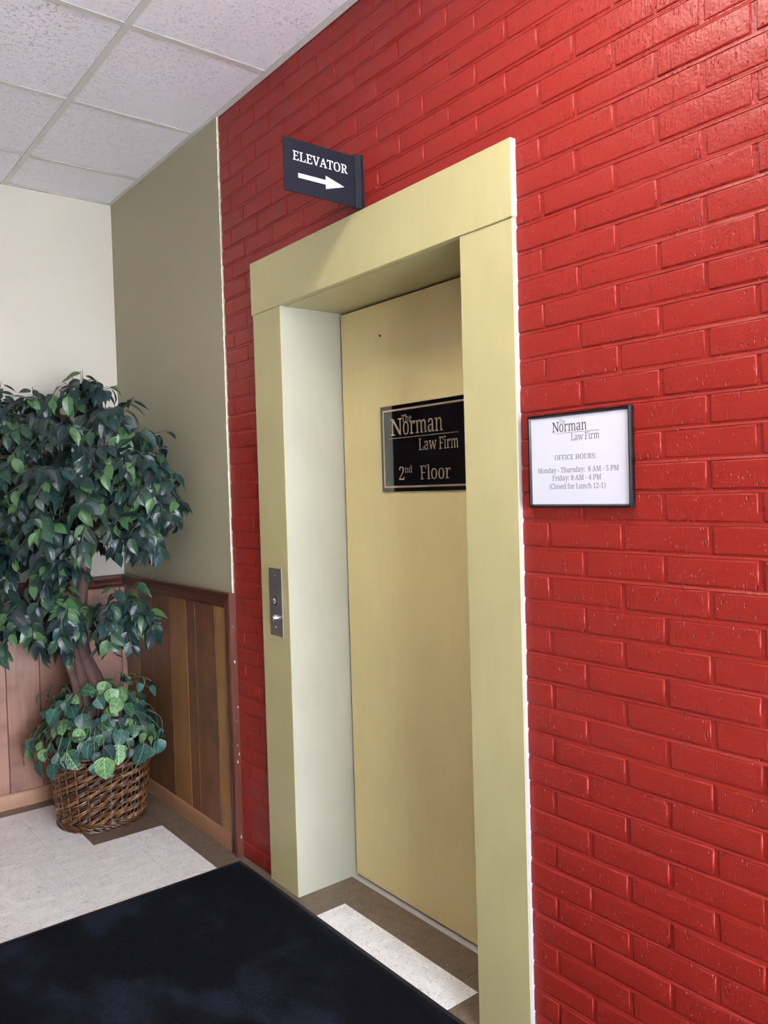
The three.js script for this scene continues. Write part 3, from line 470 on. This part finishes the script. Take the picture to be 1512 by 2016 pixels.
// ---------------------------------------------------------------- wicker basket
const BASKET = { x: -2.405, z: 0.305, rb: 0.186, rt: 0.226, h: 0.372 };
{
  const { x, z, rb, rt, h } = BASKET, t = thing('wicker_basket', 'round dark brown woven wicker basket in the corner, holding the artificial tree', 'basket', [x, 0, z]), R = rng(7);
  const rods = [[.30, .15, .075], [.46, .24, .11], [.20, .09, .05], [.50, .29, .15], [.13, .06, .035]].map((c) => phys({ color: lin(c[0] * 0.40, c[1] * 0.33, c[2] * 0.27), roughness: 0.28, clearcoat: 0.5, clearcoatRoughness: 0.22 }));
  const dark = std({ color: lin(0.008, 0.006, 0.005), roughness: 0.9 }), rad = (y) => lerp(rb, rt, Math.pow(clamp(y / h), 0.85));
  mesh('liner', new THREE.LatheGeometry([[0, 0.004], [rb - 0.018, 0.004], [rt - 0.022, h - 0.03], [rt - 0.03, h - 0.03], [rt - 0.06, h - 0.05], [0, h - 0.045]].map((p) => new THREE.Vector2(...p)), 40), dark, t);
  const N = 26, STEP = Math.PI * 2 / N, y0 = 0.034, y1 = h - 0.052;
  const rod = (pts, r, seg = 5) => { const c = new THREE.CatmullRomCurve3(pts); return new THREE.TubeGeometry(c, pts.length * 2, r, seg, false); };
  for (let i = 0; i < N; i++) { const a = (i + 0.5) * STEP, pts = []; for (let k = 0; k <= 8; k++) { const y = 0.01 + (h - 0.02) * k / 8, r = rad(y); pts.push(V(Math.cos(a) * r, y, Math.sin(a) * r)); } mesh('stake', rod(pts, 0.0028, 6), rods[1], t); }
  const DY = 0.0212, K = Math.round((y1 - y0) / DY) + 2;
  for (let i = 0; i < N; i++) {
    const parts = [], m = rods[[0, 1, 0, 2, 1, 0, 4][i % 7]];
    for (let b = 0; b < 3; b++) {
      const pts = [], jy = (R() - 0.5) * 0.003;
      for (let k = 0; k <= K * 4; k++) {
        const s = k / 4, yy = y0 - DY * 1.6 + s * DY + (b - 1) * 0.0060 + jy + (R() - 0.5) * 0.0012; if (yy < y0 - 0.012 || yy > y1 + 0.012) continue;
        const a = -(i + 0.5 + s) * STEP, out = 0.0095 * Math.cos(Math.PI * s), r = rad(yy) + Math.sign(out) * Math.pow(Math.abs(out) / 0.0095, 0.7) * 0.0095 + (R() - 0.5) * 0.0008;
        pts.push(V(Math.cos(a) * r, yy, Math.sin(a) * r));
      }
      if (pts.length > 3) parts.push(rod(pts, 0.0028 + R() * 0.0005, 5));
    }
    mesh('weave_strand', join(parts), m, t);
  }
  const wale = (name, yc, rr, n, mat, wr, amp) => { for (let q = 0; q < n; q++) { const pts = []; for (let k = 0; k <= 156; k++) { const a = k / 156 * Math.PI * 2, w = a * N / 3 + q / n * Math.PI * 2, r = rad(yc) + rr + amp * Math.cos(w); pts.push(V(Math.cos(a) * r, yc + amp * 1.25 * Math.sin(w) + (R() - 0.5) * 0.0012, Math.sin(a) * r)); } mesh(name, rod(pts, wr, 5), mat[q % mat.length], t); } };
  wale('base_wale', 0.010, 0.004, 4, [rods[2], rods[0], rods[4]], 0.0042, 0.0075); wale('base_wale', 0.024, 0.003, 3, [rods[0], rods[2]], 0.0036, 0.006);
  wale('rim_wale', h - 0.040, 0.003, 3, [rods[0], rods[2]], 0.0036, 0.006); wale('rim_wale', h - 0.022, 0.003, 3, [rods[1], rods[0]], 0.0038, 0.007); wale('rim_wale', h - 0.004, 0.001, 4, [rods[0], rods[2], rods[1]], 0.0045, 0.009);
}

// ---------------------------------------------------------------- leaves
// one leaf along +y from its stalk, face to +z: a fold along the midrib, a curl along the length
function leafGeo(L, W, prof, fold, curl, n = 6, color) {
  const pos = [], uv = [], idx = [], col = [];
  for (let i = 0; i <= n; i++) {
    const t = i / n, w = W * prof(t), a = curl * t, y = curl ? L * Math.sin(a) / curl : L * t, z = curl ? -L * (1 - Math.cos(a)) / curl : 0;
    for (const s of [-1, -0.5, 0, 0.5, 1]) { const up = w * Math.abs(s) * Math.sin(fold) * (1 - 0.25 * Math.abs(s)); pos.push(s * w * Math.cos(fold), y + up * Math.sin(a), z + up * Math.cos(a)); uv.push(0.5 + 0.5 * s * prof(t) , t); if (color) col.push(color.r, color.g, color.b); }
  }
  for (let i = 0; i < n; i++) for (let j = 0; j < 4; j++) { const a = i * 5 + j; idx.push(a, a + 1, a + 6, a, a + 6, a + 5); }
  const g = new THREE.BufferGeometry(); g.setAttribute('position', new THREE.Float32BufferAttribute(pos, 3)); g.setAttribute('uv', new THREE.Float32BufferAttribute(uv, 2)); if (color) g.setAttribute('color', new THREE.Float32BufferAttribute(col, 3)); g.setIndex(idx); g.computeVertexNormals(); return g;
}
const ficusProf = (t) => t < 0.001 ? 0.02 : Math.pow(Math.sin(Math.PI * Math.pow(t, 0.70)), 0.95) * (1 - 0.22 * t) * (t > 0.7 ? 1 - (t - 0.7) * 1.5 : 1) + 0.01;
const heartProf = (t) => t < 0.001 ? 0.30 : Math.pow(Math.sin(Math.PI * clamp(0.14 + 0.86 * Math.pow(t, 0.82))), 0.8) + 0.01;
function aim(dir, face) { const y = dir.clone().normalize(), x = new THREE.Vector3().crossVectors(y, face).normalize(), z = new THREE.Vector3().crossVectors(x, y); return new THREE.Quaternion().setFromRotationMatrix(new THREE.Matrix4().makeBasis(x, y, z)); }
const leafBump = dataTex(128, 256, (u, v) => { const x = Math.abs(u - 0.5) * 2, vein = Math.pow(Math.abs(Math.sin((v * 7 - x * 1.6) * Math.PI)), 14) * 0.25, mid = Math.exp(-x * x * 260) * 0.6; return 0.6 - vein - mid + 0.1 * fbm(u, v, 20, 30, 2, 600); });
const KEEP = 0.012;
function inside(p, m = KEEP) { p.x = Math.max(p.x, X_BACK + m + 0.006); p.z = Math.max(p.z, PANEL_Z + m + 0.004); return p; }

// ---------------------------------------------------------------- artificial ficus tree
{
  const R = rng(2024), t = thing('ficus_tree', 'artificial ficus tree with brown stems and dense dark green leaves, standing in the wicker basket', 'tree', [BASKET.x, 0, BASKET.z]), O = t.position;
  const bark = std({ color: 0xffffff, map: dataTex(128, 256, (u, v) => { const k = 0.55 * fbm(u, v, 6, 10, 4, 701) + 0.45 * fbm(u, v, 24, 12, 2, 702); return [0.20 + 0.26 * k, 0.135 + 0.19 * k, 0.125 + 0.17 * k]; }, true), roughness: 0.8, bumpMap: rep(woodBump, 3, 2), bumpScale: 0.002 });
  const S = (list) => list.map((p) => V(...p).sub(O));
  const stems = [
    [[[-2.384, 0.33, 0.335], [-2.40, 0.52, 0.372], [-2.42, 0.66, 0.399], [-2.452, 0.827, 0.433], [-2.465, 1.041, 0.443], [-2.488, 1.243, 0.463], [-2.501, 1.45, 0.473], [-2.50, 1.60, 0.47]], [0.030, 0.027, 0.023, 0.019, 0.0165, 0.013, 0.008]],
    [[[-2.37, 0.33, 0.32], [-2.375, 0.50, 0.350], [-2.398, 0.683, 0.374], [-2.418, 0.873, 0.39], [-2.423, 1.11, 0.387], [-2.419, 1.275, 0.374], [-2.406, 1.511, 0.346], [-2.392, 1.75, 0.32]], [0.029, 0.027, 0.024, 0.021, 0.019, 0.016, 0.011]],
    [[[-2.33, 0.33, 0.272], [-2.325, 0.50, 0.292], [-2.358, 0.646, 0.325], [-2.395, 0.801, 0.365], [-2.403, 0.991, 0.367], [-2.394, 1.179, 0.347], [-2.384, 1.462, 0.321], [-2.38, 1.699, 0.306], [-2.356, 1.90, 0.268]], [0.037, 0.034, 0.030, 0.027, 0.025, 0.021, 0.016, 0.010]],
    [[[-2.29, 0.33, 0.25], [-2.28, 0.47, 0.255], [-2.288, 0.55, 0.262]], [0.026, 0.023, 0.02]],
  ];
  const curves = stems.map(([p, r], i) => { mesh('stem', limb(S(p), r, 10, 48, 0.34, 710 + i), bark, t); return new THREE.CatmullRomCurve3(S(p)); });
  const tones = [[0.012, 0.032, 0.029], [0.016, 0.042, 0.033], [0.009, 0.024, 0.027], [0.024, 0.064, 0.036], [0.060, 0.135, 0.052], [0.014, 0.032, 0.024], [0.013, 0.042, 0.044], [0.024, 0.030, 0.031]];
  const weights = [0, 0, 0, 1, 1, 2, 2, 2, 3, 4, 5, 5, 6, 7];
  const leafMat = phys({ color: 0xffffff, vertexColors: true, roughness: 0.32, side: THREE.DoubleSide, bumpMap: leafBump, bumpScale: 0.0012, specularIntensity: 0.9 });
  const shapes = []; for (const c of tones) for (let k = 0; k < 3; k++) shapes.push(leafGeo([0.078, 0.087, 0.070][k], [0.0225, 0.0245, 0.0205][k], ficusProf, [0.22, 0.42, 0.12][k], [0.5, 0.9, 0.25][k], 6, lin(...c)));
  const twigMat = std({ color: lin(0.10, 0.085, 0.06), roughness: 0.8 }), twigs = [], leaves = [];
  const blobs = [[-2.30, 2.035, 0.36, 0.075, 4], [-2.58, 1.93, 0.66, 0.14, 9], [-2.47, 1.96, 0.52, 0.10, 6], [-2.66, 1.89, 0.80, 0.14, 8], [-2.17, 1.80, 0.46, 0.16, 9], [-2.15, 1.62, 0.50, 0.17, 10], [-2.20, 1.42, 0.52, 0.17, 10], [-2.27, 1.22, 0.50, 0.13, 6], [-2.25, 1.06, 0.50, 0.12, 5], [-1.965, 1.47, 0.16, 0.12, 9], [-1.99, 1.64, 0.17, 0.11, 7], [-2.339, 1.950, 0.340, 0.150, 10], [-2.462, 1.855, 0.498, 0.165, 10], [-2.130, 1.880, 0.260, 0.140, 9], [-2.360, 1.700, 0.390, 0.215, 16], [-2.080, 1.720, 0.250, 0.180, 14], [-2.490, 1.634, 0.544, 0.225, 16], [-2.010, 1.556, 0.190, 0.150, 12], [-2.150, 1.490, 0.360, 0.205, 16], [-2.010, 1.400, 0.215, 0.120, 10], [-2.431, 1.385, 0.500, 0.190, 14], [-2.606, 1.755, 0.685, 0.210, 12], [-2.575, 1.475, 0.660, 0.190, 12], [-2.531, 1.250, 0.614, 0.150, 9], [-2.487, 1.052, 0.567, 0.140, 10], [-2.357, 1.010, 0.420, 0.130, 8], [-2.085, 1.045, 0.300, 0.135, 11], [-2.030, 0.985, 0.240, 0.085, 6], [-2.414, 0.915, 0.482, 0.090, 6], [-2.544, 0.920, 0.646, 0.100, 6], [-2.705, 1.690, 0.833, 0.210, 11], [-2.690, 1.364, 0.828, 0.200, 10], [-2.680, 1.090, 0.822, 0.150, 7]];
  const near = (p) => { let best = null, bd = 1e9; for (const c of curves.slice(0, 3)) for (let k = 8; k <= 40; k++) { const q = c.getPointAt(k / 40), d = q.distanceTo(p) + Math.max(0, q.y - p.y) * 1.2; if (d < bd) { bd = d; best = q.clone(); } } return best; };
  for (const [bx, by, bz, br, n0] of blobs) {
    const n = Math.round(n0 * 1.6);
    const c = V(bx, by, bz).sub(O), root = near(c.clone().add(V(0, -0.12, 0)));
    const hub = c.clone().add(V(0, -0.05, 0)), midp = root.clone().lerp(hub, 0.55).add(V(0, 0.05, 0));
    twigs.push(limb([root, midp, hub], [0.0085, 0.006, 0.004], 5, 8));
    for (let s = 0; s < n; s++) {
      const ph = R() * Math.PI * 2, ct = R() * 1.75 - 0.75, st = Math.sqrt(Math.max(0, 1 - ct * ct)), d = V(Math.cos(ph) * st, ct, Math.sin(ph) * st).addScaledVector(V(0.55, 0, 0.45), 0.45).normalize();
      const tip = hub.clone().addScaledVector(d, br * (0.80 + R() * 0.62)).add(V(0, 0.02 - br * 0.35 * (1 - Math.max(0, ct)), 0)), bend = hub.clone().addScaledVector(d, br * 0.55).add(V(0, 0.035, 0));
      const w = (p) => inside(p.add(O), 0.03).sub(O); w(tip); w(bend); const cv = new THREE.CatmullRomCurve3([hub, bend, tip]); twigs.push(limb([hub, bend, tip], [0.003, 0.0022, 0.0012], 4, 6));
      const m = 6 + Math.floor(R() * 3), young = R() < 0.2;
      for (let k = 0; k < m; k++) {
        const f = 0.25 + 0.75 * (k + 0.5) / m, p = cv.getPointAt(Math.min(f, 1)), side = k % 2 ? 1 : -1, tan = cv.getTangentAt(Math.min(f, 1)), lat = new THREE.Vector3().crossVectors(tan, V(0, 1, 0)).normalize().multiplyScalar(side);
        const dir = tan.clone().multiplyScalar(0.55).addScaledVector(lat, 0.8).add(V(0, -0.5 - R() * 0.55, 0)).add(V((R() - .5) * .9, (R() - .5) * .6, (R() - .5) * .9)).normalize();
        const face = d.clone().multiplyScalar(0.55).add(V(0.35, 0.85, 0.3)).add(V((R() - .5) * .9, (R() - .5) * .5, (R() - .5) * .9)).normalize();
        const size = (0.84 + R() * 0.42) * (k === m - 1 ? 0.8 : 1), q = p.clone().addScaledVector(dir, 0.010), tipW = q.clone().addScaledVector(dir, 0.098 * size).add(O); let push = V(Math.max(0, X_BACK + KEEP + 0.008 - tipW.x), 0, Math.max(0, PANEL_Z + KEEP + 0.006 - tipW.z)); q.add(push); { const w2 = q.clone().add(O); inside(w2, 0.02); q.copy(w2.sub(O)); }
        const tone = young && R() < 0.75 ? (R() < 0.6 ? 4 : 3) : weights[Math.floor(R() * weights.length)];
        leaves.push({ q, rot: aim(dir, face), size, g: shapes[tone * 3 + Math.floor(R() * 3)] });
      }
    }
  }
  mesh('twigs', join(twigs), twigMat, t).userData = { kind: 'stuff', label: 'thin brown twigs' };
  // the leaves that show largest are parts, the rest one crown
  const eye = camera.position.clone().sub(O), cand = leaves.filter((l) => { const p = l.q.clone().add(O).project(camera); return Math.abs(p.x) < 1 && Math.abs(p.y) < 1; });
  const dist = (l) => l.q.distanceTo(eye); cand.sort((a, b) => dist(a) - dist(b)); const single = new Set(cand.slice(0, 300)), rest = [];
  for (const l of leaves) {
    if (single.has(l)) { const m = mesh('leaf', l.g, leafMat, t); m.position.copy(l.q); m.quaternion.copy(l.rot); m.scale.setScalar(l.size); }
    else { const g = l.g.clone(); g.applyMatrix4(new THREE.Matrix4().compose(l.q, l.rot, V(l.size, l.size, l.size))); rest.push(g); }
  }
  mesh('foliage', join(rest), leafMat, t).userData.kind = 'stuff';
}

// ---------------------------------------------------------------- trailing variegated plant over the basket rim
{
  const R = rng(404), t = thing('pothos_plant', 'artificial ivy with variegated heart-shaped leaves spilling over the basket rim', 'plant', [BASKET.x, BASKET.h, BASKET.z]), O = t.position;
  const leafTex = (seed, dark, light, amt) => dataTex(128, 160, (u, v) => {
    const x = (u - 0.5) * 2, ax = Math.abs(x), rib = (v - ax * 0.55) * 6.2, line = Math.pow(Math.abs(Math.sin(rib * Math.PI)), 6), n = fbm(u, v, 9, 14, 3, seed), mid = Math.exp(-x * x * 420);
    const k = clamp(0.45 * smooth(1 - amt, 1.3 - amt, n + 0.2 * line) + 0.6 * line * amt + mid * 0.7); return [0, 1, 2].map((i) => lerp(dark[i], light[i], k));
  }, true);
  const mats = [[801, [.10, .21, .19], [.36, .52, .44], 0.42], [802, [.12, .26, .19], [.48, .62, .45], 0.52], [803, [.25, .43, .27], [.60, .70, .48], 0.62], [804, [.13, .20, .21], [.33, .43, .42], 0.4], [805, [.12, .28, .26], [.42, .58, .50], 0.45]].map((a) => phys({ map: leafTex(...a), roughness: 0.38, side: THREE.DoubleSide, bumpMap: leafBump, bumpScale: 0.0018 }));
  const shapes = [[0.082, 0.037, 0.25, 0.7], [0.070, 0.032, 0.35, 1.0], [0.094, 0.043, 0.2, 0.5], [0.058, 0.026, 0.4, 0.8]].map((a) => leafGeo(a[0], a[1], heartProf, a[2], a[3], 7));
  const stemMat = std({ color: lin(0.16, 0.17, 0.08), roughness: 0.7 }), vines = [];
  const add = (p, dir, face, s, tone) => { const w = p.clone().add(O), tip = w.clone().addScaledVector(dir, 0.085 * s), dx = Math.max(0, X_BACK + 0.02 - Math.min(w.x, tip.x) + 0.02 * s), dz = Math.max(0, PANEL_Z + 0.02 - Math.min(w.z, tip.z) + 0.02 * s); const q = p.clone().add(V(dx, 0, dz)); const m = mesh('leaf', shapes[Math.floor(R() * 4)], mats[tone], t); m.position.copy(q); m.quaternion.copy(aim(dir, face)); m.scale.setScalar(s); };
  const NV = 64;
  for (let i = 0; i < NV; i++) {
    const a = i * 2.39996, ring = Math.sqrt((i + 0.5) / NV), r0 = 0.05 + 0.10 * ring, d = V(Math.cos(a), 0, Math.sin(a)), outer = ring > 0.62;
    const start = d.clone().multiplyScalar(r0).add(V(0, -0.05, 0)), reach = outer ? 0.13 + R() * 0.085 : 0.07 + R() * 0.10, top = outer ? 0.09 + R() * 0.06 : 0.15 + R() * 0.12 + (1 - ring) * 0.04, droop = outer ? 0.05 - R() * 0.075 : top - 0.03;
    const pts = [start, d.clone().multiplyScalar(r0 + reach * 0.35).add(V(0, top, 0)), d.clone().multiplyScalar(r0 + reach * 0.75).add(V(0, lerp(top, droop, 0.45), 0)), d.clone().multiplyScalar(r0 + reach).add(V(0, droop, 0))];
    for (const p of pts) { const w = p.clone().add(O); inside(w, 0.03); p.copy(w.sub(O)); }
    vines.push(limb(pts, [0.0026, 0.002, 0.0014], 4, 12)); const cv = new THREE.CatmullRomCurve3(pts), n = outer ? 4 : 3;
    for (let k = 0; k < n; k++) {
      const f = [0.5, 0.72, 0.88, 1][k + (outer ? 0 : 1)], p = cv.getPointAt(f), tan = cv.getTangentAt(f), sd = V(-d.z, 0, d.x).multiplyScalar(k % 2 ? 1 : -1);
      const dir = tan.clone().multiplyScalar(0.6).addScaledVector(sd, k === n - 1 ? 0.15 : 0.6).add(V((R() - .5) * .7, -0.30 - R() * 0.45, (R() - .5) * .7)).normalize(), face = d.clone().multiplyScalar(0.75).add(V(0.12, 0.75, 0.12)).add(V((R() - .5) * .7, (R() - .5) * .4, (R() - .5) * .7)).normalize();
      add(p, dir, face, (0.72 + R() * 0.42) * (outer ? 1 : 0.86), outer ? [0, 3, 4, 1, 2, 0][Math.floor(R() * 6)] : [1, 2, 4, 2, 0][Math.floor(R() * 5)]);
    }
  }
  mesh('vines', join(vines), stemMat, t).userData.kind = 'stuff';
}
renderer.render(scene, camera);
